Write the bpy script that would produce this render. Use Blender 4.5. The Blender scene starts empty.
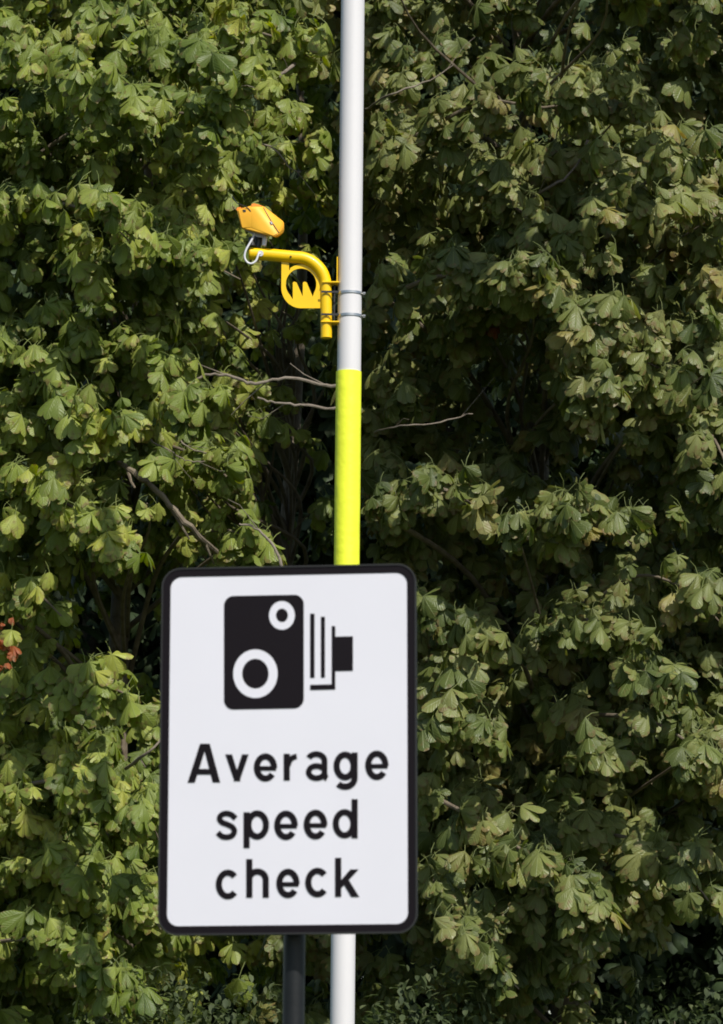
import bpy, bmesh, math, random
import numpy as np
from mathutils import Vector, Matrix

# ------------------------------------------------------------------ camera
R = math.radians
F, CX, CY, EYE = 3600.0, 361.5, 512.0, 1.6
PITCH, ROLL = R(9.85), R(0.55)
C = bpy.context.scene.collection
sc = bpy.context.scene
fw = Vector((0, math.cos(PITCH), math.sin(PITCH)))
rt0 = Vector((1, 0, 0)); up0 = Vector((0, -math.sin(PITCH), math.cos(PITCH)))
rt = rt0*math.cos(ROLL) + up0*math.sin(ROLL)
up = up0*math.cos(ROLL) - rt0*math.sin(ROLL)
cd = bpy.data.cameras.new('camera'); cam = bpy.data.objects.new('camera', cd); C.objects.link(cam)
cam.matrix_world = Matrix(((rt.x, up.x, -fw.x, 0), (rt.y, up.y, -fw.y, 0), (rt.z, up.z, -fw.z, EYE), (0, 0, 0, 1)))
cd.sensor_fit = 'VERTICAL'; cd.sensor_height = 36; cd.sensor_width = 36
cd.lens = F/1024*36
cd.clip_start = 0.1; cd.clip_end = 2000
cd.dof.use_dof = True; cd.dof.focus_distance = 23.0; cd.dof.aperture_fstop = 7.0
sc.camera = cam

# ------------------------------------------------------------------ light
SUN_EL, SUN_AZ = R(47), R(27)          # azimuth: to the right of straight behind the camera
to_sun = Vector((math.sin(SUN_AZ)*math.cos(SUN_EL), -math.cos(SUN_AZ)*math.cos(SUN_EL), math.sin(SUN_EL)))
w = bpy.data.worlds.new('World'); sc.world = w; w.use_nodes = True
nt = w.node_tree; nt.nodes.clear()
sky = nt.nodes.new('ShaderNodeTexSky'); sky.sky_type = 'NISHITA'; sky.sun_disc = False
sky.sun_elevation = SUN_EL; sky.sun_rotation = math.atan2(to_sun.x, to_sun.y)
bg = nt.nodes.new('ShaderNodeBackground'); bg.inputs['Strength'].default_value = 0.10
ow = nt.nodes.new('ShaderNodeOutputWorld')
nt.links.new(sky.outputs[0], bg.inputs[0]); nt.links.new(bg.outputs[0], ow.inputs[0])
sl = bpy.data.lights.new('sun', 'SUN'); sl.energy = 4.6; sl.angle = R(0.5); sl.color = (1.0, 0.955, 0.88)
so = bpy.data.objects.new('sun', sl); C.objects.link(so)
so.rotation_euler = to_sun.to_track_quat('Z', 'Y').to_euler(); so.location = (10, -10, 20)
sc.view_settings.view_transform = 'Standard'; sc.view_settings.look = 'None'
sc.view_settings.exposure = 0.12; sc.view_settings.gamma = 1; sc.view_settings.use_curve_mapping = False
sc.cycles.filter_width = 1.8; sc.cycles.max_bounces = 6; sc.cycles.diffuse_bounces = 3; sc.cycles.glossy_bounces = 2
sc.cycles.transmission_bounces = 3; sc.cycles.transparent_max_bounces = 4

# ------------------------------------------------------------------ helpers
def ray(px, py):
    return (rt*((px-CX)/F) - up*((py-CY)/F) + fw)
def at(px, py, Y):
    d = ray(px, py); return Vector((0, 0, EYE)) + d*(Y/d.y)

def link_mesh(name, me, mat, parent=None):
    o = bpy.data.objects.new(name, me); C.objects.link(o)
    if mat is not None: me.materials.append(mat)
    if parent: o.parent = parent
    return o
def obj(name, bm, mat, parent=None, smooth=True):
    me = bpy.data.meshes.new(name); bmesh.ops.recalc_face_normals(bm, faces=bm.faces)
    bm.to_mesh(me); bm.free()
    if smooth:
        me.polygons.foreach_set('use_smooth', [True]*len(me.polygons))
        me.set_sharp_from_angle(angle=R(35))
    return link_mesh(name, me, mat, parent)
def thing(name, label, cat, loc=(0, 0, 0), group=None):
    o = bpy.data.objects.new(name, None); C.objects.link(o); o.location = loc
    o['label'] = label; o['category'] = cat
    if group: o['group'] = group
    return o
def place(root):   # children modelled in world space: give them the inverse of the root's place
    root_m = Matrix.Translation(root.location)
    for ch in root.children: ch.matrix_parent_inverse = root_m.inverted()
def tube(bm, pts, radii, n=12, caps=True):
    pts = [Vector(p) for p in pts]
    if not isinstance(radii, (list, tuple)): radii = [radii]*len(pts)
    rings = []; prev = None
    for i, p in enumerate(pts):
        t = (pts[min(i+1, len(pts)-1)] - pts[max(i-1, 0)]).normalized()
        if prev is None:
            a = Vector((0, 0, 1)) if abs(t.z) < .9 else Vector((1, 0, 0))
            u = t.cross(a).normalized()
        else:
            u = (prev - t*prev.dot(t)).normalized()
        prev = u; v = t.cross(u)
        rings.append([bm.verts.new(p + (u*math.cos(k*2*math.pi/n) + v*math.sin(k*2*math.pi/n))*radii[i]) for k in range(n)])
    for a, b in zip(rings, rings[1:]):
        for k in range(n): bm.faces.new((a[k], a[(k+1) % n], b[(k+1) % n], b[k]))
    if caps:
        bm.faces.new(rings[0][::-1]); bm.faces.new(rings[-1])
def box(bm, c, sx, sy, sz, rot=None):
    vs = bmesh.ops.create_cube(bm, size=1)['verts']
    for v in vs:
        q = Vector((v.co.x*sx, v.co.y*sy, v.co.z*sz))
        if rot: q = rot @ q
        v.co = q + Vector(c)
    return vs
def prism(bm, poly, front, back):      # poly -> two functions giving 3D points
    a = [bm.verts.new(front(*p)) for p in poly]; b = [bm.verts.new(back(*p)) for p in poly]
    n = len(poly)
    fs = [bm.faces.new(a), bm.faces.new(b[::-1])]
    for i in range(n): bm.faces.new((a[i], b[i], b[(i+1) % n], a[(i+1) % n]))
    return fs
def smooth_poly(pts, n=6):             # Catmull-Rom
    pts = [Vector(p) for p in pts]; out = []
    for i in range(len(pts)-1):
        p0 = pts[max(i-1, 0)]; p1 = pts[i]; p2 = pts[i+1]; p3 = pts[min(i+2, len(pts)-1)]
        for k in range(n):
            t = k/n
            out.append(0.5*((2*p1) + (p2-p0)*t + (2*p0-5*p1+4*p2-p3)*t*t + (3*p1-p0-3*p2+p3)*t**3))
    out.append(pts[-1]); return out

# ------------------------------------------------------------------ materials
def mat(name, col, rough=0.5, spec=0.5, metal=0.0, noise=0.0, nscale=8.0, bump=0.0, bscale=200.0, dirt=None, coat=0.0):
    m = bpy.data.materials.new(name); m.use_nodes = True
    t = m.node_tree; b = t.nodes['Principled BSDF']
    b.inputs['Roughness'].default_value = rough; b.inputs['Metallic'].default_value = metal
    b.inputs['Specular IOR Level'].default_value = spec; b.inputs['Coat Weight'].default_value = coat
    b.inputs['Base Color'].default_value = (*col, 1)
    tc = t.nodes.new('ShaderNodeTexCoord')
    if noise:
        n = t.nodes.new('ShaderNodeTexNoise'); n.inputs['Scale'].default_value = nscale; n.inputs['Detail'].default_value = 6
        t.links.new(tc.outputs['Object'], n.inputs['Vector'])
        r = t.nodes.new('ShaderNodeValToRGB'); r.color_ramp.elements[0].position = .3; r.color_ramp.elements[1].position = .7
        d = dirt or tuple(c*(1-noise) for c in col)
        r.color_ramp.elements[0].color = (*d, 1); r.color_ramp.elements[1].color = (*col, 1)
        t.links.new(n.outputs['Fac'], r.inputs['Fac'])
        mx = t.nodes.new('ShaderNodeMix'); mx.data_type = 'RGBA'; mx.inputs[0].default_value = noise if dirt else 1
        mx.inputs[6].default_value = (*col, 1); t.links.new(r.outputs['Color'], mx.inputs[7])
        t.links.new(mx.outputs[2], b.inputs['Base Color'])
    if bump:
        n2 = t.nodes.new('ShaderNodeTexNoise'); n2.inputs['Scale'].default_value = bscale; n2.inputs['Detail'].default_value = 4
        t.links.new(tc.outputs['Object'], n2.inputs['Vector'])
        bp = t.nodes.new('ShaderNodeBump'); bp.inputs['Strength'].default_value = bump; bp.inputs['Distance'].default_value = .01
        t.links.new(n2.outputs['Fac'], bp.inputs['Height']); t.links.new(bp.outputs['Normal'], b.inputs['Normal'])
    return m

M_white = mat('white_pole_paint', (.68, .665, .675), .45, noise=.05, nscale=2.2)
M_band = mat('fluorescent_yellow_wrap', (.90, .97, .04), .5, noise=.10, nscale=5, bump=.5, bscale=14)
M_signw = mat('white_sign_face', (.665, .66, .715), .42, noise=.03, nscale=3)
M_black = mat('black_sign_film', (.006, .004, .006), .55, .12)
M_lip = mat('sign_frame_plastic', (.018, .018, .018), .5, .3)
M_alu = mat('aluminium', (.45, .46, .47), .4, metal=.8, noise=.2, nscale=20)
M_post = mat('dark_grey_post_coating', (.011, .0125, .014), .45, .4, noise=.25, nscale=9, bump=.05, bscale=60)
M_yel = mat('yellow_paint', (.90, .575, .003), .36, .4, noise=.35, nscale=11, dirt=(.78, .44, .006), coat=.15)
M_orange = mat('sun_bleached_amber_shell', (.95, .52, .045), .5, .4, noise=.7, nscale=5, dirt=(.92, .38, .02))
M_red = mat('red_orange_hood', (.85, .24, .02), .5)
M_steel = mat('steel_strap', (.62, .62, .60), .3, metal=.9, noise=.2, nscale=30)
M_cable = mat('white_cable', (.62, .62, .66), .4)
M_dark = mat('black_plastic', (.02, .02, .02), .45)
M_grey = mat('grey_plastic', (.33, .33, .36), .5)
def bark(name, a, b_):
    return mat(name, a, .85, .2, noise=.9, nscale=9, dirt=b_, bump=.8, bscale=28)
M_bark = bark('grey_brown_bark', (.23, .19, .14), (.11, .085, .06))
M_twig = bark('pale_twig_bark', (.27, .23, .185), (.13, .105, .08))

def leaf_mat(name, stops, rough=.42, trans=.32, vein=True, spec=.42):
    m = bpy.data.materials.new(name); m.use_nodes = True
    t = m.node_tree; N = t.nodes; L = t.links
    b = N['Principled BSDF']; b.inputs['Roughness'].default_value = rough; b.inputs['Specular IOR Level'].default_value = spec
    at_ = N.new('ShaderNodeAttribute'); at_.attribute_name = 'tint'
    r = N.new('ShaderNodeValToRGB'); cr = r.color_ramp
    while len(cr.elements) < len(stops): cr.elements.new(.5)
    for e, (p, c) in zip(cr.elements, stops): e.position = p; e.color = (*c, 1)
    L.new(at_.outputs['Fac'], r.inputs['Fac'])
    uv = N.new('ShaderNodeUVMap'); uv.uv_map = 'UVMap'
    sp = N.new('ShaderNodeSeparateXYZ'); L.new(uv.outputs[0], sp.inputs[0])
    def math_(op, a, b2=None, c=None):
        n = N.new('ShaderNodeMath'); n.operation = op
        for i, v in enumerate((a, b2, c)):
            if v is None: continue
            if isinstance(v, (int, float)): n.inputs[i].default_value = v
            else: L.new(v, n.inputs[i])
        return n.outputs[0]
    tc = N.new('ShaderNodeTexCoord')
    nz = N.new('ShaderNodeTexNoise'); nz.inputs['Scale'].default_value = 22; nz.inputs['Detail'].default_value = 5
    L.new(tc.outputs['Object'], nz.inputs['Vector'])
    col = r.outputs['Color']
    au = math_('ABSOLUTE', sp.outputs[0])
    if vein:
        mid = math_('SMOOTH_MIN', math_('MULTIPLY', au, 9.0), 1.0, .1)          # 0 at midrib
        side = math_('SINE', math_('MULTIPLY', math_('SUBTRACT', sp.outputs[1], math_('MULTIPLY', au, .16)), 52.0))
        rib = math_('MULTIPLY', math_('ADD', side, 1.0), .5)
        fac = math_('ADD', math_('MULTIPLY', math_('SUBTRACT', 1.0, mid), .6), math_('MULTIPLY', math_('POWER', rib, 6.0), .09))
        mv = N.new('ShaderNodeMix'); mv.data_type = 'RGBA'; L.new(fac, mv.inputs[0]); L.new(col, mv.inputs[6])
        mv.inputs[7].default_value = (.27, .32, .12, 1); col = mv.outputs[2]
        bp = N.new('ShaderNodeBump'); bp.inputs['Strength'].default_value = .6; bp.inputs['Distance'].default_value = .005
        h = math_('ADD', math_('MULTIPLY', rib, -.35), math_('MULTIPLY', mid, .8))
        L.new(math_('ADD', h, math_('MULTIPLY', nz.outputs['Fac'], 1.2)), bp.inputs['Height']); L.new(bp.outputs[0], b.inputs['Normal'])
        # brown blotches towards the tips of some leaflets
        edge = math_('ADD', math_('MULTIPLY', sp.outputs[1], .30), math_('MULTIPLY', au, .10))
        bro = math_('ADD', math_('ADD', nz.outputs['Fac'], edge), math_('MULTIPLY', at_.outputs['Fac'], .10))
        mr = N.new('ShaderNodeMapRange'); mr.inputs[1].default_value = .86; mr.inputs[2].default_value = 1.02
        L.new(bro, mr.inputs[0])
        mb = N.new('ShaderNodeMix'); mb.data_type = 'RGBA'; L.new(math_('MULTIPLY', mr.outputs[0], .75), mb.inputs[0])
        L.new(col, mb.inputs[6]); mb.inputs[7].default_value = (.19, .12, .05, 1); col = mb.outputs[2]
    # mottling
    hs = N.new('ShaderNodeHueSaturation'); L.new(col, hs.inputs['Color'])
    n3 = N.new('ShaderNodeTexNoise'); n3.inputs['Scale'].default_value = 5; n3.inputs['Detail'].default_value = 3
    L.new(tc.outputs['Object'], n3.inputs['Vector'])
    L.new(math_('MULTIPLY_ADD', n3.outputs['Fac'], .9, .55), hs.inputs['Value'])
    L.new(hs.outputs[0], b.inputs['Base Color'])
    L.new(math_('MULTIPLY_ADD', nz.outputs['Fac'], .3, rough-.12), b.inputs['Roughness'])
    tr = N.new('ShaderNodeBsdfTranslucent'); 
    hs2 = N.new('ShaderNodeHueSaturation'); hs2.inputs['Saturation'].default_value = 1.25; hs2.inputs['Value'].default_value = 1.7
    L.new(hs.outputs[0], hs2.inputs['Color']); L.new(hs2.outputs[0], tr.inputs[0])
    ms = N.new('ShaderNodeMixShader'); ms.inputs[0].default_value = trans
    L.new(b.outputs[0], ms.inputs[1]); L.new(tr.outputs[0], ms.inputs[2])
    L.new(ms.outputs[0], N['Material Output'].inputs[0])
    return m
M_leafL = leaf_mat('chestnut_leaf_warm', [(0, (.078, .122, .018)), (.35, (.168, .222, .036)), (.7, (.270, .318, .062)), (.88, (.37, .40, .075)), (.97, (.38, .39, .07)), (1, (.34, .085, .025))])
M_leafR = leaf_mat('chestnut_leaf_dusty', [(0, (.060, .088, .020)), (.35, (.132, .164, .040)), (.7, (.218, .240, .070)), (.9, (.24, .245, .085)), (.97, (.31, .27, .08)), (1, (.30, .07, .03))])
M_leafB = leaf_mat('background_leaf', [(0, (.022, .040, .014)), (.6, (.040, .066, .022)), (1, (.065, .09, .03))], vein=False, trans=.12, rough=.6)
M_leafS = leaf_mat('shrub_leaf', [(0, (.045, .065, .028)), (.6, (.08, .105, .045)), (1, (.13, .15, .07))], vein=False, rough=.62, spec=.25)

# ------------------------------------------------------------------ ground
def plane(name, x0, x1, y0, y1, z, m, nx=1, ny=1, amp=0):
    bm = bmesh.new(); rnd = random.Random(3); vs = []
    for j in range(ny+1):
        for i in range(nx+1):
            vs.append(bm.verts.new((x0+(x1-x0)*i/nx, y0+(y1-y0)*j/ny, z + amp*rnd.random())))
    for j in range(ny):
        for i in range(nx):
            a = j*(nx+1)+i; bm.faces.new((vs[a], vs[a+1], vs[a+nx+2], vs[a+nx+1]))
    o = obj(name, bm, m); o['kind'] = 'structure'; return o
M_grass = mat('verge_grass', (.065, .09, .03), .9, .1, noise=.8, nscale=1.5, dirt=(.03, .045, .018), bump=1, bscale=60)
M_asph = mat('asphalt', (.05, .05, .052), .85, .3, noise=.4, nscale=40, dirt=(.035, .035, .037), bump=.3, bscale=300)
plane('ground', -1000, 1000, -1000, 1000, 0, M_grass)
o = plane('road', -300, 300, -9.5, -1.8, .004, M_asph)

# ------------------------------------------------------------------ the sign
SX, SY, SZ = -0.24668246, 12.4, 2.92197141
yaw, lean, rl, SW, SH = -0.10369312, 0.03752053, 0.01351778, 0.83128037, 1.22072046
U = Vector((math.cos(yaw), math.sin(yaw), 0)); Nn = Vector((math.sin(yaw), -math.cos(yaw), 0)); V = Vector((0, 0, 1))
V2 = V*math.cos(lean) - Nn*math.sin(lean)
SU = U*math.cos(rl) + V2*math.sin(rl); SV = V2*math.cos(rl) - U*math.sin(rl); SN = SU.cross(SV)
SC = Vector((SX, SY, SZ))
def S(px, py, h=0):                    # a spot on the sign's face, h metres proud of it
    d = ray(px, py); o_ = Vector((0, 0, EYE)); t = (SC-o_).dot(SN)/d.dot(SN)
    return o_ + d*t + SN*h
def s2(u, v, h=0): return SC + SU*u + SV*v + SN*h
def rrect(w_, h_, r, n=8):
    p = []
    for cx_, cy_, a0 in ((w_/2-r, h_/2-r, 0), (-w_/2+r, h_/2-r, 90), (-w_/2+r, -h_/2+r, 180), (w_/2-r, -h_/2+r, 270)):
        for k in range(n+1):
            a = R(a0+90*k/n); p.append((cx_+r*math.cos(a), cy_+r*math.sin(a)))
    return p
sign = thing('road_sign', 'white rectangular road sign reading Average speed check under a camera symbol, on a dark post', 'road sign', (SX+.02, SY+.10, 0))
BW = 0.0296
bm = bmesh.new(); prism(bm, rrect(SW+2*BW-.004, SH+2*BW-.004, .062), lambda a, b: s2(a, b, -.001), lambda a, b: s2(a, b, -.012))
obj('sign_panel', bm, M_signw, sign, False)
def ring_plate(outer, inner, zf, zb):
    bm = bmesh.new(); n = len(outer)
    A = [bm.verts.new(s2(*p, zf)) for p in outer]; B = [bm.verts.new(s2(*p, zf)) for p in inner]
    A2 = [bm.verts.new(s2(*p, zb)) for p in outer]; B2 = [bm.verts.new(s2(*p, zb)) for p in inner]
    for i in range(n):
        j = (i+1) % n
        bm.faces.new((A[i], A[j], B[j], B[i])); bm.faces.new((A[i], A2[i], A2[j], A[j]))
        bm.faces.new((B[i], B[j], B2[j], B2[i])); bm.faces.new((A2[i], B2[i], B2[j], A2[j]))
    return bm
obj('sign_border', ring_plate(rrect(SW+2*BW-.006, SH+2*BW-.006, .062), rrect(SW, SH, .040), .0008, -.0012), M_black, sign, False)
obj('edge_trim', ring_plate(rrect(SW+2*BW+.004, SH+2*BW+.004, .066), rrect(SW+2*BW-.008, SH+2*BW-.008, .060), .004, -.016), M_lip, sign, False)
# camera symbol: given in the enlargement's own units, carried on to the sign plane
def Z5(x, y): return (215+x/4.82, 585+y/4.82)
sym = bmesh.new()
def flat(bm, poly, h):
    prism(bm, poly, lambda a, b: S(a, b, h), lambda a, b: S(a, b, -.0005))
def rr(x0, y0, x1, y1, r, dy=0):
    return [Z5((x0+x1)/2+a, (y0+y1)/2+b + dy*a/(x1-x0)) for a, b in rrect(x1-x0, y1-y0, r)]
def ell(cx_, cy_, rx, ry, n=48): return [Z5(cx_+rx*math.cos(2*math.pi*k/n), cy_+ry*math.sin(2*math.pi*k/n)) for k in range(n)]
flat(sym, rr(44, 50, 428, 597, 46, -7), .0010)
for x0, y0, x1, y1 in ((459, 138, 480, 447), (511, 153, 530, 446)): flat(sym, rr(x0, y0, x1, y1, 1), .0010)
flat(sym, [Z5(*p) for p in ((563, 198), (580, 198), (580, 249), (665, 247), (665, 413), (580, 415), (580, 503), (459, 506), (459, 481), (563, 479))], .0010)
symo = obj('camera_symbol', sym, M_black, sign, False)
def annulus(bm, cx_, cy_, rx, ry, rx2, ry2, h):
    o_ = ell(cx_, cy_, rx, ry); i_ = ell(cx_, cy_, rx2, ry2)
    A = [bm.verts.new(S(*p, h)) for p in o_]; B = [bm.verts.new(S(*p, h)) for p in i_]
    for k in range(len(A)): bm.faces.new((A[k], B[k], B[(k+1) % len(A)], A[(k+1) % len(A)]))
for a in ((323, 147, 62, 69, 29, 33), (195, 428, 107, 117, 64, 72)):
    bm = bmesh.new(); annulus(bm, *a, .0018); obj('lens_ring', bm, M_signw, symo, False)
# lettering
def Z6(x, y): return (180+x/3.286, 730+y/3.286)
hcount = [0]
def stroke(bm, pts, wd=20.4):
    hcount[0] += 1; h = .0008 + .00007*(hcount[0] % 9)
    pts = [Vector((p[0], p[1])) for p in pts]; Lf, Rt = [], []
    for i, p in enumerate(pts):
        t = (pts[min(i+1, len(pts)-1)]-pts[max(i-1, 0)]).normalized(); n = Vector((-t.y, t.x))
        Lf.append(p+n*wd/2); Rt.append(p-n*wd/2)
    A = [bm.verts.new(S(*Z6(*p), h)) for p in Lf]; B = [bm.verts.new(S(*Z6(*p), h)) for p in Rt]
    for i in range(len(A)-1): bm.faces.new((A[i], A[i+1], B[i+1], B[i]))
def arc(cx_, cy_, rx, ry, a0, a1, n=24):
    return [(cx_+rx*math.cos(R(a0+(a1-a0)*k/n)), cy_-ry*math.sin(R(a0+(a1-a0)*k/n))) for k in range(n+1)]
H = 9.75
def g_e(bm, x0, y0, x1, y1):
    rx = (x1-x0)/2-H; ry = (y1-y0)/2-H; cx_ = (x0+x1)/2; cy_ = (y0+y1)/2
    stroke(bm, arc(cx_, cy_, rx, ry, -4, 322, 40)); stroke(bm, [(cx_-rx+2, cy_+3), (cx_+rx+7, cy_+3)], 15)
def g_c(bm, x0, y0, x1, y1):
    rx = (x1-x0)/2-H+3; ry = (y1-y0)/2-H; cx_ = (x0+x1)/2+3; cy_ = (y0+y1)/2
    stroke(bm, arc(cx_, cy_, rx, ry, 42, 318, 36))
def g_v(bm, x0, y0, x1, y1):
    m = (x0+x1)/2
    stroke(bm, [(x0+10, y0), (m-4, y1)], 20); stroke(bm, [(x1-10, y0), (m+4, y1)], 20)
text = {}
def letter(): return bmesh.new()
def done(bm, line): text.setdefault(line, []).append(bm)
b = letter()   # A
def P6(bm, poly, h): flat(bm, [Z6(*p) for p in poly], h)
P6(b, [(66, 45), (89, 45), (49, 173), (25, 173)], .0009); P6(b, [(75, 45), (98, 45), (132, 172), (108, 172)], .0012); P6(b, [(50, 128), (110, 128), (114, 146), (46, 146)], .0015)
P6(b, [(149, 80), (171, 80), (199, 168), (179, 168)], .0009); P6(b, [(226, 80), (204, 80), (176, 168), (196, 168)], .0012)
g_e(b, 243, 77, 319, 169)
stroke(b, [(351, 78), (351, 166)]); stroke(b, [(355, 118)] + arc(385, 117, 29, 30, 168, 92, 12), 18)       # r
stroke(b, arc(448, 101, 27, 22, 155, 0, 18) + [(475, 110), (475, 145)] + arc(489, 145, 14, 15, 180, 250, 6), 19)  # a
stroke(b, arc(449, 138, 26, 20, 40, 330, 30), 18.5)
stroke(b, arc(543, 118, 28, 37, 0, 360, 40)); stroke(b, [(574, 74), (574, 150)] + arc(543, 158, 31, 28, 0, -138, 20))   # g
g_e(b, 609, 68, 685, 164)
text['average'] = b
b = letter()
stroke(b, smooth_poly([(183, 291, 0), (170, 279, 0), (153, 274, 0), (137, 279, 0), (130, 291, 0), (138, 303, 0), (155, 310, 0), (172, 319, 0), (179, 333, 0), (171, 347, 0), (154, 352, 0), (138, 349, 0), (124, 337, 0)], 5), 18.5)   # s
stroke(b, [(219, 270), (219, 388)]); stroke(b, arc(254, 312, 29, 38, 0, 360, 40))
g_e(b, 310, 265, 387, 361); g_e(b, 407, 262, 484, 359)
stroke(b, [(574, 227), (574, 356)]); stroke(b, arc(541, 308, 29, 38, 0, 360, 40))
text['speed'] = b
b = letter()
g_c(b, 118, 459, 191, 556)
stroke(b, [(228, 424), (228, 551)]); stroke(b, arc(255, 492, 27, 27, 178, 0, 20) + [(282, 551)])
g_e(b, 317, 456, 393, 552); g_c(b, 412, 453, 486, 549)
stroke(b, [(520, 420), (520, 548)]); P6(b, [(560, 458), (587, 458), (526, 524), (526, 497)], .0015); P6(b, [(537, 504), (552, 488), (589, 548), (563, 548)], .0018)
text['check'] = b
for k, b in text.items():
    lo = obj('lettering', b, M_black, sign, False); lo['label'] = 'black word %s' % (k.capitalize() if k == 'average' else k)
# back rails, clips, post
bm = bmesh.new()
px_c = at(293.6, 1000, SY+.075)
post_x, post_y = px_c.x, SY+.10
tube(bm, [(post_x, post_y, 0), (post_x, post_y, SZ+SH/2-.05)], .0375, 28)
obj('post', bm, M_post, sign)
bm = bmesh.new(); tube(bm, [(post_x, post_y, SZ+SH/2-.052), (post_x, post_y, SZ+SH/2-.035)], [.040, .038], 28); obj('post_cap', bm, M_dark, sign)
for v in (-.42, .42):
    bm = bmesh.new()
    prism(bm, [(-.37, v-.02), (.37, v-.02), (.37, v+.02), (-.37, v+.02)], lambda a, b_: s2(a, b_, -.0125), lambda a, b_: s2(a, b_, -.034))
    obj('back_rail', bm, M_alu, sign, False)
    bm = bmesh.new(); zc = SZ+v
    tube(bm, [(post_x, post_y, zc-.02), (post_x, post_y, zc+.02)], .0405, 28); obj('clip', bm, M_alu, sign)
place(sign)

# ------------------------------------------------------------------ the white pole
PY = 20.6
PX = at(347.6, 512, PY).x; PR = .0698
pole = thing('camera_pole', 'tall white pole behind the sign with a fluorescent yellow sleeve round its middle', 'pole', (PX, PY, 0))
bm = bmesh.new(); tube(bm, [(PX, PY, z) for z in (0, 2, 4, 6, 8, 10.2)], PR, 48); obj('shaft', bm, M_white, pole)
bm = bmesh.new(); tube(bm, [(PX, PY, 10.19), (PX, PY, 10.23), (PX, PY, 10.26)], [PR+.004, PR+.004, .03], 32); obj('pole_cap', bm, M_grey, pole)
bm = bmesh.new(); tube(bm, [(PX, PY, 0.0), (PX, PY, .9)], .085, 40); obj('base_sleeve', bm, M_white, pole)
zt = at(349, 369.5, PY-PR).z; zb = zt-2.05
bm = bmesh.new(); rnd = random.Random(4)
tube(bm, [(PX-.002, PY, zb+(zt-zb)*k/24) for k in range(25)], [PR+.0042+.0009*rnd.random() for _ in range(25)], 48)
obj('reflective_sleeve', bm, M_band, pole)
place(pole)

# ------------------------------------------------------------------ bracket
MP = PY-.01
def W1(x, y, dy=0):                                 # enlargement of the bracket, 215..385 x 180..380
    return at(215+x/4.253, 180+y/4.253, MP+dy)
ppx = 4.253; mpp = MP/math.cos(PITCH)/F*1.0
def ln(n): return n/ppx*mpp*.985
brk = thing('camera_bracket', 'yellow tubular arm with a round emblem plate strapped to the white pole', 'bracket', W1(472, 560))
TR = ln(27.5)
path = [W1(150, 313), W1(230, 318), W1(300, 325), W1(345, 329)]
c0 = (345, 457)
for k in range(1, 15):
    a = R(90-90*k/14); path.append(W1(c0[0]+127*math.cos(a), c0[1]-128*math.sin(a)))
path += [W1(472.5, 520), W1(473, 600), W1(473, 672)]
bm = bmesh.new(); tube(bm, path, [TR]*(len(path)-8)+[TR*.97, TR*.95, TR*.93, TR*.92, TR*.91, TR*.9, TR*.9, TR*.9], 32); obj('arm', bm, M_yel, brk)
bm = bmesh.new()
e = (path[0]-path[1]).normalized(); tube(bm, [path[0]+e*.001, path[0]+e*.006, path[0]+e*.010], [TR*.99, TR*.9, TR*.55], 32); obj('end_cap', bm, M_yel, brk)
bm = bmesh.new(); tube(bm, [W1(322, 326, -TR-.003), W1(322, 326, -TR+.01)], .006, 10); obj('bolt_hole', bm, M_dark, brk)
# emblem plate: filled 2D curve with holes, solidified by extrusion
def cut_plate(name, splines, y0, y1, m, parent):
    cu = bpy.data.curves.new(name, 'CURVE'); cu.dimensions = '2D'; cu.fill_mode = 'BOTH'; cu.extrude = (y1-y0)/2
    for sp_ in splines:
        s_ = cu.splines.new('POLY'); s_.points.add(len(sp_)-1); s_.use_cyclic_u = True
        for i, p in enumerate(sp_):
            q = W1(*p); s_.points[i].co = (q.x, q.z, 0, 1)
    tmp = bpy.data.objects.new('tmp', cu); C.objects.link(tmp)
    me = bpy.data.meshes.new_from_object(tmp.evaluated_get(bpy.context.evaluated_depsgraph_get()))
    bpy.data.objects.remove(tmp); me.name = name
    for v in me.vertices: v.co = Vector((v.co.x, MP + v.co.z + (y0+y1)/2, v.co.y))
    me.materials.clear(); return link_mesh(name, me, m, parent)
def circ(cx_, cy_, rx, ry, a0=0, a1=360, n=48): return [(cx_+rx*math.cos(R(a0+(a1-a0)*k/n)), cy_-ry*math.sin(R(a0+(a1-a0)*k/n))) for k in range(n + (0 if abs(a1-a0) >= 360 else 1))]
# window in the plate whose lower edge is the two-spiked figure
cxr, cyr, rx, ry = 366, 444, 65, 67
hole = circ(cxr, cyr, rx, ry, -32, 212, 44)     # from lower right, over the top, to lower left
hole += [(318, 489), (331, 509), (331, 437), (337, 433), (347, 437), (373, 496), (374, 437), (381, 433), (390, 437), (416, 497)]
outer = [(283, 346), (314, 346), (315, 386), (322, 377)] + circ(367, 442, 81, 82, 128, -12, 24) + [(448, 470), (449, 512), (449, 546), (372, 546)] + circ(366, 458, 84, 88, 268, 182, 14)
cut_plate('emblem_plate', [outer, hole], -.006, .006, M_yel, brk)
for yy, xa in ((440, 458), (608, 452)):
    bm = bmesh.new()
    a = W1(xa, yy); b_ = W1(521, yy)
    box(bm, ((a.x+b_.x)/2+.004, MP, a.z), (b_.x-a.x)+.012, .085, .009); bmesh.ops.bevel(bm, geom=bm.edges[:], offset=.002, segments=1, affect='EDGES')
    obj('saddle_plate', bm, M_yel, brk)
bm = bmesh.new(); a = W1(521, 330); b_ = W1(519, 437); box(bm, ((a.x+b_.x)/2, MP, (a.z+b_.z)/2), .0055, .04, a.z-b_.z); obj('back_plate', bm, M_yel, brk)
bm = bmesh.new(); a = W1(500, 442); b_ = W1(500, 606); box(bm, (W1(508, 500).x, MP+.02, (a.z+b_.z)/2), .008, .03, a.z-b_.z-.012); obj('web_plate', bm, M_dark, brk)
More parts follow.
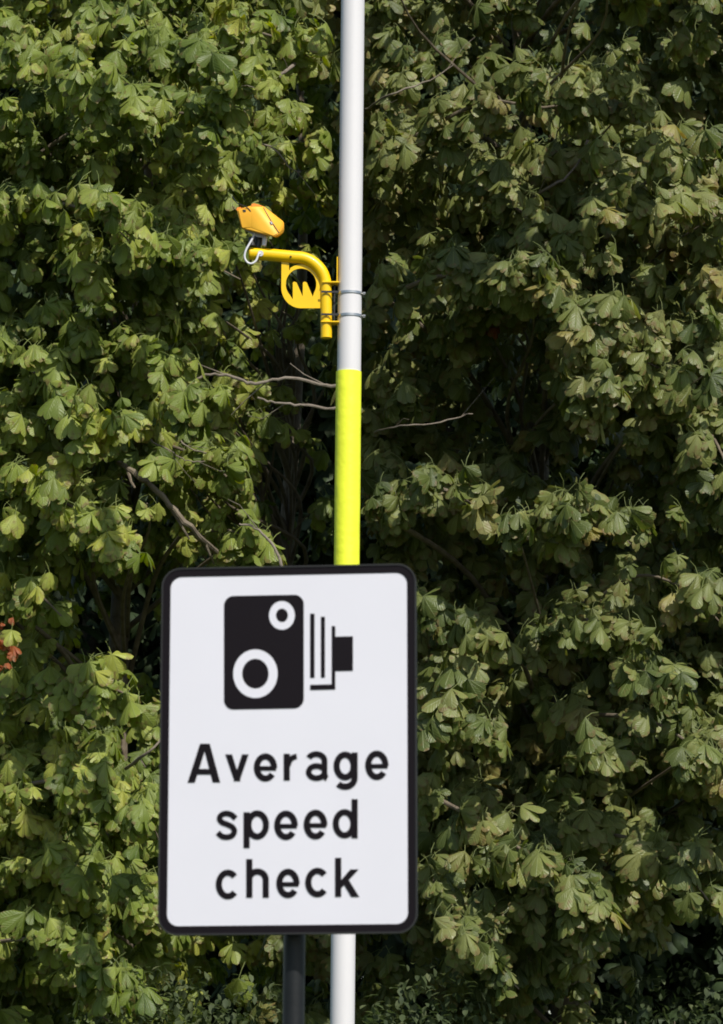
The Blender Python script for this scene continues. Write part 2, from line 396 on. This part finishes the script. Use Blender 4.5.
for yy in (483, 579):
    zc = W1(560, yy).z; n = 40
    bm = bmesh.new(); rings = []
    xl = W1(452, yy).x - (PX)
    prof = []
    for k in range(n):           # a loop round pole and arm
        a = -math.pi/2 + 2*math.pi*k/n
        prof.append((PX+(PR+.0025)*math.cos(a), PY+(PR+.0025)*math.sin(a)))
    hw = .0075
    for (th, z) in ((0, zc-hw), (.0022, zc-hw), (.0022, zc+hw), (0, zc+hw)):
        rings.append([bm.verts.new((PX+(p[0]-PX)*(1+th/PR), PY+(p[1]-PY)*(1+th/PR), z)) for p in prof])
    for i in range(4):
        A = rings[i]; B = rings[(i+1) % 4]
        for k in range(n): bm.faces.new((A[k], A[(k+1) % n], B[(k+1) % n], B[k]))
    st = obj('strap', bm, M_steel, brk)
    bm = bmesh.new(); q0 = W1(452, yy-2); q1 = W1(528, yy)
    box(bm, ((q0.x+q1.x)/2, MP-.043, zc), q1.x-q0.x, .003, .012); obj('strap_tail', bm, M_dark, brk)
    bm = bmesh.new(); q0 = W1(632, yy)
    tube(bm, [(q0.x-.004, PY-.02, zc-.002), (q0.x+.004, PY-.03, zc-.003), (q0.x+.010, PY-.03, zc-.004)], .009, 10)
    obj('strap_buckle', bm, M_steel, brk)
place(brk)

# ------------------------------------------------------------------ camera unit on the arm
def W7(x, y, dy=0): return at(225+x/9.04, 190+y/9.04, MP+dy)
spd = thing('speed_camera', 'weathered amber camera housing standing on the end of the yellow arm', 'traffic camera', W7(290, 520))
fr = [(112, 176), (235, 160), (345, 156), (484, 396), (440, 420), (300, 352), (235, 342), (150, 346)]
bk = [(104, 178), (160, 170), (250, 138), (350, 146), (440, 215), (532, 288), (536, 372), (512, 404), (470, 432), (380, 412), (300, 370), (170, 362)]
bm = bmesh.new()
for p in fr: bm.verts.new(W7(*p, -.092 + max(0, (235-p[0])/120)*.022))
for p in bk: bm.verts.new(W7(*p, -.015))
for p in bk: bm.verts.new(W7(p[0]*.97+9, p[1]*.96+10, .085))
bmesh.ops.convex_hull(bm, input=bm.verts[:]); 
bmesh.ops.dissolve_limit(bm, angle_limit=R(6), verts=bm.verts[:], edges=bm.edges[:])
bmesh.ops.bevel(bm, geom=bm.edges[:], offset=.010, segments=4, affect='EDGES', clamp_overlap=True)
ho = obj('housing', bm, M_orange, spd); ho.data.set_sharp_from_angle(angle=R(60))
def lip(poly, y0, y1, name, m):
    bm = bmesh.new(); prism(bm, poly, lambda a, b_: W7(a, b_, y0), lambda a, b_: W7(a, b_, y1)); return obj(name, bm, m, spd, False)
lip([(102, 176), (112, 158), (140, 155), (205, 172), (200, 196), (160, 194), (124, 204)], -.055, .06, 'hood', M_red)
lip([(160, 176), (225, 178), (238, 192), (215, 208), (168, 196)], -.0835, -.05, 'lens_window', M_dark)
lip([(240, 128), (262, 120), (330, 140), (342, 156), (240, 162)], -.06, .05, 'hood', M_red)
bm = bmesh.new(); tube(bm, smooth_poly([W7(348, 160, -.088), W7(385, 225, -.090), W7(430, 300, -.090), W7(485, 385, -.088)], 4), .0028, 6); obj('seam', bm, M_dark, spd)
bm = bmesh.new(); tube(bm, smooth_poly([W7(232, 196, -.09), W7(215, 170, -.09), W7(185, 150, -.08), W7(150, 135, -.06), W7(110, 118, -.03), W7(88, 90, 0), W7(70, 60, .04)], 4), .0030, 6); obj('aerial_wire', bm, M_dark, spd)
bm = bmesh.new(); tube(bm, [W7(410, 290, -.0895), W7(424, 312, -.0905)], .008, 6); obj('seam_screw', bm, M_grey, spd)
bm = bmesh.new(); prism(bm, [(165, 350), (250, 338), (310, 352), (372, 408), (350, 432), (290, 425), (190, 372)], lambda a, b_: W7(a, b_, -.05), lambda a, b_: W7(a, b_, .05)); obj('base_tray', bm, M_grey, spd, False)
bm = bmesh.new(); tube(bm, [W7(300, 395), W7(305, 470), W7(290, 520)], [.030, .020, .022], 16); obj('swivel_mount', bm, M_dark, spd)
bm = bmesh.new(); tube(bm, [W7(362, 425, -.03), W7(352, 505, -.03)], [.016, .013], 12); obj('cable_gland', bm, M_cable, spd)
bm = bmesh.new(); tube(bm, [W7(266, 345, -.04), W7(262, 395, -.04)], .009, 10); obj('cable_gland', bm, M_cable, spd)
bm = bmesh.new(); tube(bm, [W7(240, 430, -.03), W7(244, 505, -.03)], [.018, .022], 12); obj('hinge_block', bm, M_dark, spd)
bm = bmesh.new()
tube(bm, smooth_poly([W7(264, 392, -.045), W7(250, 435, -.05), W7(222, 485, -.055), W7(188, 548, -.06), W7(178, 610, -.06), W7(205, 656, -.06), W7(245, 664, -.06), W7(282, 636, -.055), W7(302, 585, -.05), W7(322, 572, -.042)], 5), .0062, 10)
obj('cable', bm, M_cable, spd)
bm = bmesh.new(); tube(bm, [W7(322, 573, -.046), W7(322, 577, -.028)], .017, 12); obj('arm_gland', bm, M_cable, spd)
place(spd)

# ------------------------------------------------------------------ leaves
def leaflet_tab(nseg, q=0):
    if nseg == 5: return [(0, .02), (.25, .080), (.5, .155+.01*q), (.72, .205+.015*q), (.89, .135+.05*q), (1.03-.02*q, .006)]
    return [(0, .02), (.45, .13), (.8, .17), (1.0, .01)]
def chestnut_template(rng, nl=7, nseg=5, petiole=True):
    V_, Fc, UV = [], [], []
    half = (nl-1)/2; spr = rng.uniform(.75, 1.2); rndq = rng.random(); limp = rng.choice((0, 0, 0, 14, 28)); jag = rng.uniform(0, .03)
    for i in range(nl):
        k = i-half; th = R(k*spr*(31 if nl == 7 else 37) + rng.uniform(-7, 7)); Lf = 1.0 - .055*abs(k)**1.75 + rng.uniform(-.05, .05)
        droop = R(rng.uniform(6, 44) + limp); curl = rng.uniform(.1, .55); tw = rng.uniform(-.35, .35)
        wid = rng.uniform(.95, 1.25)
        base = len(V_); tab = leaflet_tab(nseg, rndq)
        for s, hw in tab:
            
            d = droop + curl*s
            r_ = Lf*s*math.cos(d*.8); z = -Lf*s*math.sin(d*.8)
            for e in (-1, 0, 1):
                w_ = hw*Lf*wid*e; zz = z - abs(e)*hw*.30*Lf + tw*w_
                x = r_*math.cos(th) - w_*math.sin(th); y = r_*math.sin(th) + w_*math.cos(th)
                V_.append((x, y, zz + (.015 if e == 0 else 0))); UV.append((e, s))
        for q_ in range(base, len(V_)):
            if abs(UV[q_][0]) > .5: V_[q_] = tuple(c_ + rng.uniform(-jag, jag) for c_ in V_[q_])
        for j in range(len(tab)-1):
            a = base+j*3
            Fc.append((a, a+1, a+4, a+3)); Fc.append((a+1, a+2, a+5, a+4))
    if petiole:
        base = len(V_)
        for x, zz in ((0, 0), (-.35, .04), (-.72, -.06)):
            for k in range(3):
                a = k*2.094; V_.append((x, .016*math.cos(a), zz+.016*math.sin(a)-.01)); UV.append((0, 0))
        for j in range(2):
            for k in range(3): Fc.append((base+j*3+k, base+j*3+(k+1) % 3, base+j*3+3+(k+1) % 3, base+j*3+3+k))
    return np.array(V_, np.float32), np.array(Fc, np.int32), np.array(UV, np.float32)
def oval_template(rng):
    tab = [(0, .03), (.35, .26), (.7, .24), (1, .02)]; V_, Fc, UV = [], [], []
    cv = rng.uniform(.1, .5)
    for s, hw in tab:
        for e in (-1, 0, 1): V_.append((s, hw*e, -cv*s*s + abs(e)*hw*.3)); UV.append((e, s))
    for j in range(3): a = j*3; Fc += [(a, a+1, a+4, a+3), (a+1, a+2, a+5, a+4)]
    return np.array(V_, np.float32), np.array(Fc, np.int32), np.array(UV, np.float32)
trng = random.Random(11)
T_FINE = [chestnut_template(trng, trng.choice((5, 7, 7)), 5) for _ in range(30)]
T_MID = [chestnut_template(trng, 5, 3, False) for _ in range(8)]
T_OVAL = [oval_template(trng) for _ in range(6)]

def leaf_mesh(name, P, A, Nm, Sc, tint, templates, m, parent, rng):
    """P positions, A blade axis, Nm blade normal (all n x 3), Sc scale, tint 0..1"""
    n = len(P); which = rng.integers(0, len(templates), n)
    vs, fs, uvs, tn = [], [], [], []; off = 0
    B = np.cross(Nm, A)
    for t, (tv, tf, tu) in enumerate(templates):
        ix = np.nonzero(which == t)[0]
        if not len(ix): continue
        q = (tv[None, :, 0, None]*A[ix, None, :] + tv[None, :, 1, None]*B[ix, None, :] + tv[None, :, 2, None]*Nm[ix, None, :])*Sc[ix, None, None] + P[ix, None, :]
        vs.append(q.reshape(-1, 3)); k = len(tv)
        fs.append((tf[None] + (np.arange(len(ix))*k + off)[:, None, None]).reshape(-1, 4)); off += k*len(ix)
        uvs.append(np.tile(tu, (len(ix), 1))); tn.append(np.repeat(tint[ix], k))
    vs = np.concatenate(vs).astype(np.float32); fs = np.concatenate(fs).astype(np.int32); uvs = np.concatenate(uvs); tn = np.concatenate(tn).astype(np.float32)
    me = bpy.data.meshes.new(name)
    me.vertices.add(len(vs)); me.vertices.foreach_set('co', vs.ravel())
    me.loops.add(fs.size); me.loops.foreach_set('vertex_index', fs.ravel())
    me.polygons.add(len(fs)); me.polygons.foreach_set('loop_start', np.arange(0, fs.size, 4, dtype=np.int32))
    me.update(calc_edges=True)
    me.polygons.foreach_set('use_smooth', np.ones(len(fs), bool))
    ul = me.uv_layers.new(name='UVMap'); ul.data.foreach_set('uv', uvs[fs.ravel()].astype(np.float32).ravel())
    at2 = me.attributes.new('tint', 'FLOAT', 'POINT'); at2.data.foreach_set('value', tn)
    return link_mesh(name, me, m, parent)

def nrm(a): return a/np.maximum(np.linalg.norm(a, axis=-1, keepdims=True), 1e-9)
def whorls(tips, outdir, rng, per=(4, 8), size=(.12, .19), spread=50, tilt=(18, 74)):
    """leaves round the ends of shoots: tips n x 3, outdir n x 3 (the way the shoot points)"""
    P, A, N_, S_, idx = [], [], [], [], []
    for i in range(len(tips)):
        k = rng.integers(*per); az0 = math.atan2(outdir[i][0], -outdir[i][1])
        ws = rng.uniform(.85, 1.15)
        for j in range(k):
            az = az0 + rng.normal(0, R(spread)); o = np.array((math.sin(az), -math.cos(az), 0))
            t = R(rng.uniform(*tilt)); s = rng.uniform(*size)*ws
            if rng.random() < .22: s *= rng.uniform(.45, .8)
            a = math.cos(t)*o + np.array((0, 0, -math.sin(t))); n = math.sin(t)*o + np.array((0, 0, math.cos(t)))
            ro = rng.normal(0, .35); b_ = np.cross(n, a); n = n*math.cos(ro) + b_*math.sin(ro)
            yw = rng.normal(0, .45); b_ = np.cross(n, a); a = a*math.cos(yw) + b_*math.sin(yw)
            pet = s*.75
            P.append(tips[i] + o*pet*rng.uniform(.3, 1.0) + np.array((0, 0, rng.uniform(-.10, .05)))); A.append(a); N_.append(n); S_.append(s); idx.append(i)
    return np.array(P), np.array(A), np.array(N_), np.array(S_), np.array(idx)

# how far forward the foliage stands, cell by cell (9 = nearest, 1 = deep recess); columns ~60 px, rows 64 px
DM = ["777655543346", "888854664664", "788854566677", "889831346668", "888511578788", "887332553878", "986532621468", "876531676448",
      "754441432546", "510011463465", "721113474365", "886333463546", "887333466643", "887333467672", "885333366620", "763232324200"]
DM = np.array([[int(c) for c in r] for r in DM], float)
def fwd(px, py):
    x = np.clip((px-30)/60.25, 0, 10.999); y = np.clip((py-32)/64, 0, 14.999)
    i = np.floor(x).astype(int); j = np.floor(y).astype(int); fx = x-i; fy = y-j
    return (DM[j, i]*(1-fx)*(1-fy) + DM[j, i+1]*fx*(1-fy) + DM[j+1, i]*(1-fx)*fy + DM[j+1, i+1]*fx*fy)
Y0, DEEP = 24.6, 3.4
def to_world(px, py, Y):
    dx = (px-CX)/F; dy = (py-CY)/F
    rtv, upv, fwv = np.array(rt), np.array(up), np.array(fw)
    d = dx[:, None]*rtv - dy[:, None]*upv + fwv
    return np.array((0, 0, EYE)) + d*(Y/d[:, 1])[:, None]

TREES = {
 'left':  dict(x=-1.86, y=27.6, label='bright green horse chestnut filling the left side behind the sign', mat=M_leafL, h=13),
 'mid':   dict(x=-.62, y=28.9, label='shaded chestnut with a bare grey trunk showing between camera bracket and sign', mat=M_leafL, h=14),
 'right': dict(x=1.75, y=28.2, label='dusty green horse chestnut with drooping boughs right of the white pole', mat=M_leafR, h=13.5)}
rng = np.random.default_rng(7)
shoots = {k: [] for k in TREES}       # (tip, outdir, layer)
def who(px, py, Y):
    if 175 < px < 345 and 230 < py < 620 and Y > 25.9: return 'mid'
    return 'left' if px < 300 + 35*math.sin(py/90) else 'right'
def add_shoot(px, py, Y, layer, jitter=0):
    p = to_world(np.array([px]), np.array([py]), np.array([Y]))[0]
    if p[2] < .35: return
    k = who(px, py, Y); T = TREES[k]
    o = p - np.array((T['x'], T['y'], p[2])); o = nrm(o + np.array((0, -1.2, 0)))
    shoots[k].append((p, o, layer))
# general foliage, by volume
NG = 5000
px = rng.uniform(-420, 1150, NG*3); py = rng.uniform(-420, 1120, NG*3)
inside = (px > -60) & (px < 783) & (py > -90)
keep = inside | (rng.random(len(px)) < .55)
px, py = px[keep], py[keep]
for x, y in zip(px, py):
    f_ = float(fwd(np.array([x]), np.array([y]))[0]); u = rng.random()
    # thinner in the recesses: less on the front, more further in
    if f_ < 4.5 and rng.random() < (4.5-f_)*.27: continue
    Y = Y0 + (9-f_)/9*DEEP + u**1.3*(2.2 if f_ < 6 else 1.5) + rng.normal(0, .12)
    if 262 < x < 308 and 395 < y < 575 and Y < 28.8 and rng.random() < .93: continue
    if 55 < x < 160 and 560 < y < 665 and Y < 27.6 and rng.random() < .9: continue
    add_shoot(x, y, Y, 0 if u < .5 else 1)
# boughs that stand forward of the mass
BOUGHS = [
 ('right', [(385, 282), (430, 262), (480, 258), (540, 268), (590, 300), (630, 335), (690, 365)], 24.4, 1.0),
 ('right', [(400, 130), (440, 105), (490, 84), (545, 90), (600, 80), (650, 105)], 24.9, .8),
 ('right', [(385, 500), (430, 472), (480, 490), (520, 515), (560, 505), (600, 500), (632, 528)], 24.3, .9),
 ('right', [(550, 322), (580, 350), (605, 380), (628, 392)], 24.3, .6),
 ('right', [(415, 580), (440, 600), (470, 620), (490, 640)], 24.6, .6),
 ('right', [(520, 640), (560, 610), (595, 606), (630, 640), (660, 668)], 24.5, .8),
 ('right', [(420, 690), (450, 680), (470, 700), (485, 740)], 24.5, .6),
 ('right', [(430, 780), (490, 812), (540, 850), (575, 885), (600, 905)], 24.3, .9),
 ('right', [(430, 860), (460, 900), (490, 945), (520, 975)], 24.5, .7),
 ('right', [(590, 820), (640, 826), (690, 862), (720, 900)], 24.7, .7),
 ('right', [(560, 690), (590, 715), (605, 745)], 24.7, .5),
 ('right', [(640, 410), (690, 395), (725, 440), (735, 500)], 24.4, .8),
 ('right', [(610, 200), (660, 160), (710, 190), (740, 240)], 24.6, .7),
 ('right', [(480, 170), (530, 200), (570, 230), (600, 245)], 24.8, .6),
 ('right', [(370, -60), (430, -85), (500, -70), (560, -80), (620, -60)], 23.2, 1.5),  # added bough, out of view above: shades the upper right foliage
 ('right', [(400, -140), (480, -160), (560, -150), (640, -160), (720, -150)], 23.0, 1.3),  # second added bough, higher and unseen, casting more shade on that foliage
 ('right', [(620, -30), (680, -50), (760, -20)], 23.9, 1.0),
 ('left', [(20, 150), (80, 110), (150, 95), (210, 100), (240, 125)], 24.2, .8),
 ('left', [(-10, 330), (40, 360), (85, 400), (110, 440)], 24.2, .8),
 ('left', [(60, 260), (130, 235), (190, 240), (240, 262)], 24.3, .8),
 ('left', [(-10, 700), (50, 672), (110, 672), (150, 700)], 24.4, .7),
 ('left', [(0, 590), (30, 575), (60, 600)], 24.3, .5),
 ('left', [(120, 420), (170, 430), (215, 450), (240, 480)], 25.2, .6),
 ('left', [(10, 860), (70, 850), (130, 875), (160, 915)], 24.3, .7),
 ('left', [(180, 520), (230, 515), (262, 535)], 24.9, .5),
 ('left', [(100, 330), (150, 345), (190, 380), (205, 410)], 24.3, .9),
 ('left', [(0, 200), (50, 185), (100, 200), (130, 225)], 23.9, .9),
 ('left', [(150, 20), (190, 40), (230, 70), (245, 95)], 24.1, .9),
 ('left', [(-20, 60), (30, 45), (75, 60), (95, 90)], 24.0, .9),
 ('left', [(0, 470), (50, 480), (100, 510), (120, 540)], 24.0, .9),
 ('left', [(20, 770), (80, 765), (140, 790), (160, 830)], 23.9, .9),
 ('left', [(-20, 930), (40, 925), (90, 950), (110, 985)], 24.0, .9),
 ('right', [(590, 590), (640, 560), (690, 575), (725, 610)], 24.5, .7),
 ('right', [(600, 700), (650, 705), (700, 735), (725, 770)], 24.4, .7),
 ('left', [(200, 20), (260, 15), (310, 40)], 25.0, .5),
]
bough_curves = []
for k, pts, Yb, dens in BOUGHS:
    n = len(pts); Ys = [Yb + .9*(1 - min(1, i/(n*.5))) for i in range(n)]
    cv = smooth_poly([at(p[0], p[1], y) for p, y in zip(pts, Ys)], 5)
    bough_curves.append((k, cv))
    ln_ = sum((b_-a).length for a, b_ in zip(cv, cv[1:])); cnt = int(ln_/.055*dens)
    for i in range(cnt):
        c = cv[int(rng.random()*(len(cv)-1))]; T = TREES[k]
        p = np.array(c) + np.array((rng.normal(0, .11), rng.uniform(-.25, .28), rng.uniform(-.13, .07)))
        o = nrm(np.array((p[0]-T['x'], -2.4, 0)))
        shoots[k].append((p, o, 0))

for (x0, x1, y0, y1, n_) in ((420, 723, -40, 60, 30), (0, 260, 0, 600, 70), (600, 723, 60, 560, 34)):
    for _ in range(n_):
        x = rng.uniform(x0, x1); y = rng.uniform(y0, y1)
        if float(fwd(np.array([x]), np.array([y]))[0]) > 5.5: add_shoot(x, y, Y0 + rng.uniform(-.3, .3), 0)
for (ox, oy, oY, n_) in ((6, 632, 24.0, 2), (10, 648, 24.0, 1)):
    for _ in range(n_):
        p = to_world(np.array([ox+rng.uniform(-5, 5)]), np.array([oy]), np.array([oY]))[0]
        shoots['left'].append((p, np.array((0., -1., 0.)), 0, 'red'))
shoots['right'].append((to_world(np.array([483.]), np.array([320.]), np.array([25.9]))[0], np.array((0., -1., 0.)), 0, 'red'))
def rough_noise(P, s, seed):
    r = np.random.default_rng(seed); v = 0
    for i in range(4):
        k = nrm(r.normal(size=3))*s*(1+.5*i); v = v + np.sin(P@k + r.uniform(0, 6.28))
    return v/4
roots = {}
for k, T in TREES.items():
    root = thing('horse_chestnut_tree', T['label'], 'tree', (T['x'], T['y'], 0), 'horse chestnut trees behind the pole'); roots[k] = root
    # trunk
    bm = bmesh.new(); r_ = random.Random(hash(T['h']) % 100)
    lean_ = {'left': .10, 'mid': .06, 'right': -.5}[k]
    tp = [(T['x'] + lean_*z/10 + .06*math.sin(z*.9), T['y'] + .08*math.cos(z*.7), z) for z in np.linspace(0, T['h']*.8, 16)]
    tr0 = {'left': .13, 'mid': .115, 'right': .19}[k]
    tube(bm, tp, [tr0*(1.35 if i == 0 else 1.0-.055*i) for i in range(16)], 16); obj('trunk', bm, M_bark, root)
    # limbs to the boughs
    for kk, cv in bough_curves:
        if kk != k: continue
        s0 = cv[0]; zs = max(1.5, s0.z - .9) if s0.z < 8.2 else s0.z + .5
        x0 = T['x'] + lean_*zs/10; st = Vector((x0, T['y'], zs)); mid = (st+s0)/2 + Vector((0, 0, .25))
        full = smooth_poly([st, mid, s0], 5)[:-1] + cv; nn = len(full)
        full = [q + Vector((0, .14, -.09)) for q in full]
        bm = bmesh.new(); tube(bm, full, [.020*(1-i/nn)+.004 for i in range(nn)], 8); obj('branch', bm, M_bark, root)
    sh = shoots[k]
    # twigs to the nearer shoots
    front = [q for q in sh if q[2] == 0 and len(q) == 3]
    for i in rng.permutation(len(front))[:66]:
        p, o, lay = front[i]; e = Vector(p)
        zt_ = min(max(.8, e.z - rng.uniform(.3, 1.3)), T['h']*.78); st = Vector((T['x'] + lean_*zt_/10, T['y'], zt_))
        m1 = st.lerp(e, .35) + Vector((rng.normal(0, .12), 0, .15)); m2 = st.lerp(e, .72) + Vector((rng.normal(0, .1), .1, .12))
        cv = smooth_poly([st, m1, m2, e], 5); nn = len(cv)
        bm = bmesh.new(); tube(bm, cv, [.020*(1-k_/nn)**1.3+.004 for k_ in range(nn)], 6); obj('branch', bm, M_bark, root)
    for lay, temps, per in ((0, T_FINE, (4, 8)), (1, T_MID, (4, 7))):
        sel = [s for s in sh if s[2] == lay]
        if not sel: continue
        tips = np.array([s[0] for s in sel]); outs = np.array([s[1] for s in sel])
        P, A, N_, S_, ix = whorls(tips, outs, rng, per, (.10, .185) if k != 'right' else (.11, .195))
        big = rough_noise(P, 1.6, 5)
        shoot_t = rng.normal(0, .17, len(tips))[ix]
        tint = np.clip(.48 + .22*big + shoot_t + rng.normal(0, .14, len(P)), 0, .955)
        rare = rng.random(len(P)); red = np.isin(ix, [i for i, s in enumerate(sel) if len(s) > 3]) & (rng.random(len(P)) < .75); tint[red] = 1.0; S_[red] *= .55; P[red] += rng.normal(0, .035, (int(red.sum()), 3))
        cr = leaf_mesh('crown' if lay == 0 else 'inner_foliage', P, A, N_, S_, tint, temps, T['mat'], root, rng)

# bare branches that show in the gaps
def bare(k, pts, Yb, r0, r1, m=M_twig):
    bm = bmesh.new(); cv = smooth_poly([at(p[0], p[1], Yb + (p[2] if len(p) > 2 else 0)) for p in pts], 5); n = len(cv)
    r0 *= .72; r1 *= .6; r_ = random.Random(int(pts[0][0])); cv = [c + Vector((r_.uniform(-.008, .008), 0, r_.uniform(-.008, .008))) for c in cv]
    tube(bm, cv, [(r0+(r1-r0)*i/n)*r_.uniform(.85, 1.15) for i in range(n)], 8)
    o = obj('branch', bm, m, roots[k])
    for j in range(4, n-2, 9):                # side twigs
        d = (cv[j+1]-cv[j-1]).normalized(); sd = r_.choice((-1, 1))
        q = cv[j] + d*.16 + Vector((0, r_.uniform(-.1, .15), sd*r_.uniform(.05, .13))); q2 = q + d*.10 + Vector((0, .05, sd*r_.uniform(-.03, .10)))
        bm = bmesh.new(); tube(bm, [cv[j], cv[j]*.4+q*.6, q, q2], [r1*.6, r1*.5, r1*.4, r1*.3], 5); obj('twig', bm, m, roots[k])
    return o
bare('mid', [(345, 388), (320, 384), (285, 378), (255, 384), (235, 378), (210, 374), (190, 382)], 24.6, .017, .015)
bare('mid', [(345, 408), (325, 408), (300, 405), (275, 403), (258, 398)], 24.5, .015, .012)
bare('left', [(118, 462, .4), (130, 470), (150, 485), (170, 505), (195, 532), (215, 552, .5)], 24.6, .026, .036, M_bark)
bare('mid', [(285, 575), (280, 560), (268, 540), (252, 526), (240, 524)], 24.3, .018, .010)
bare('left', [(300, 58, 1), (285, 72), (272, 83), (258, 95)], 24.6, .020, .012)
bare('left', [(250, 138), (275, 150), (290, 168), (300, 172)], 25.2, .009, .006)
bare('right', [(375, 432, .5), (400, 426), (440, 422), (472, 413)], 25.0, .010, .006)
bare('right', [(365, 110, .5), (390, 95), (430, 80), (455, 65)], 25.3, .012, .007)
bare('right', [(505, 215, .8), (545, 190), (572, 172), (588, 140)], 25.6, .018, .010)
bare('left', [(150, 440), (172, 452), (185, 460), (205, 462)], 25.0, .008, .006)
bare('mid', [(175, 435), (190, 448), (215, 455)], 25.1, .008, .006)
bare('left', [(125, 768, .5), (145, 755), (165, 735)], 24.7, .018, .012)
for r_ in roots.values(): place(r_)

# ------------------------------------------------------------------ trees further back
BACK = [(-2.6, 34.5, 'dark tree in deep shade behind the bright left chestnut'),
        (.8, 33.8, 'dark tree standing directly behind the white pole'), (4.3, 34.6, 'dark tree in deep shade behind the right chestnut'),
        (-4.6, 38.5, 'farthest dark tree glimpsed behind the left chestnut'), (-.9, 38.0, 'farthest dark tree glimpsed through the gap beside the camera bracket'), (2.9, 38.6, 'farthest dark tree glimpsed between the boughs right of the pole')]
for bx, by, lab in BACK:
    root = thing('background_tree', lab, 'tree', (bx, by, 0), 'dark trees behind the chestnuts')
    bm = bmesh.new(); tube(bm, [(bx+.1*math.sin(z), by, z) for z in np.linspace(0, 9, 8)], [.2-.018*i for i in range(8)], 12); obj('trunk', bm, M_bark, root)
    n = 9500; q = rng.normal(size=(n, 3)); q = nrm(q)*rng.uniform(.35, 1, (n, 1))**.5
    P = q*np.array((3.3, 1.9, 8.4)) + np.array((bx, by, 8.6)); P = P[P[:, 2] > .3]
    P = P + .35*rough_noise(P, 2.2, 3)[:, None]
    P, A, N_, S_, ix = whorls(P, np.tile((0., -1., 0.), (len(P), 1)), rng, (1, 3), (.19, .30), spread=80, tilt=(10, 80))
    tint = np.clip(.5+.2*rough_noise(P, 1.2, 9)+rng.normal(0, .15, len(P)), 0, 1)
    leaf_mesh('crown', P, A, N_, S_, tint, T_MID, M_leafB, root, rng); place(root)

# ------------------------------------------------------------------ low shrubs under the boughs
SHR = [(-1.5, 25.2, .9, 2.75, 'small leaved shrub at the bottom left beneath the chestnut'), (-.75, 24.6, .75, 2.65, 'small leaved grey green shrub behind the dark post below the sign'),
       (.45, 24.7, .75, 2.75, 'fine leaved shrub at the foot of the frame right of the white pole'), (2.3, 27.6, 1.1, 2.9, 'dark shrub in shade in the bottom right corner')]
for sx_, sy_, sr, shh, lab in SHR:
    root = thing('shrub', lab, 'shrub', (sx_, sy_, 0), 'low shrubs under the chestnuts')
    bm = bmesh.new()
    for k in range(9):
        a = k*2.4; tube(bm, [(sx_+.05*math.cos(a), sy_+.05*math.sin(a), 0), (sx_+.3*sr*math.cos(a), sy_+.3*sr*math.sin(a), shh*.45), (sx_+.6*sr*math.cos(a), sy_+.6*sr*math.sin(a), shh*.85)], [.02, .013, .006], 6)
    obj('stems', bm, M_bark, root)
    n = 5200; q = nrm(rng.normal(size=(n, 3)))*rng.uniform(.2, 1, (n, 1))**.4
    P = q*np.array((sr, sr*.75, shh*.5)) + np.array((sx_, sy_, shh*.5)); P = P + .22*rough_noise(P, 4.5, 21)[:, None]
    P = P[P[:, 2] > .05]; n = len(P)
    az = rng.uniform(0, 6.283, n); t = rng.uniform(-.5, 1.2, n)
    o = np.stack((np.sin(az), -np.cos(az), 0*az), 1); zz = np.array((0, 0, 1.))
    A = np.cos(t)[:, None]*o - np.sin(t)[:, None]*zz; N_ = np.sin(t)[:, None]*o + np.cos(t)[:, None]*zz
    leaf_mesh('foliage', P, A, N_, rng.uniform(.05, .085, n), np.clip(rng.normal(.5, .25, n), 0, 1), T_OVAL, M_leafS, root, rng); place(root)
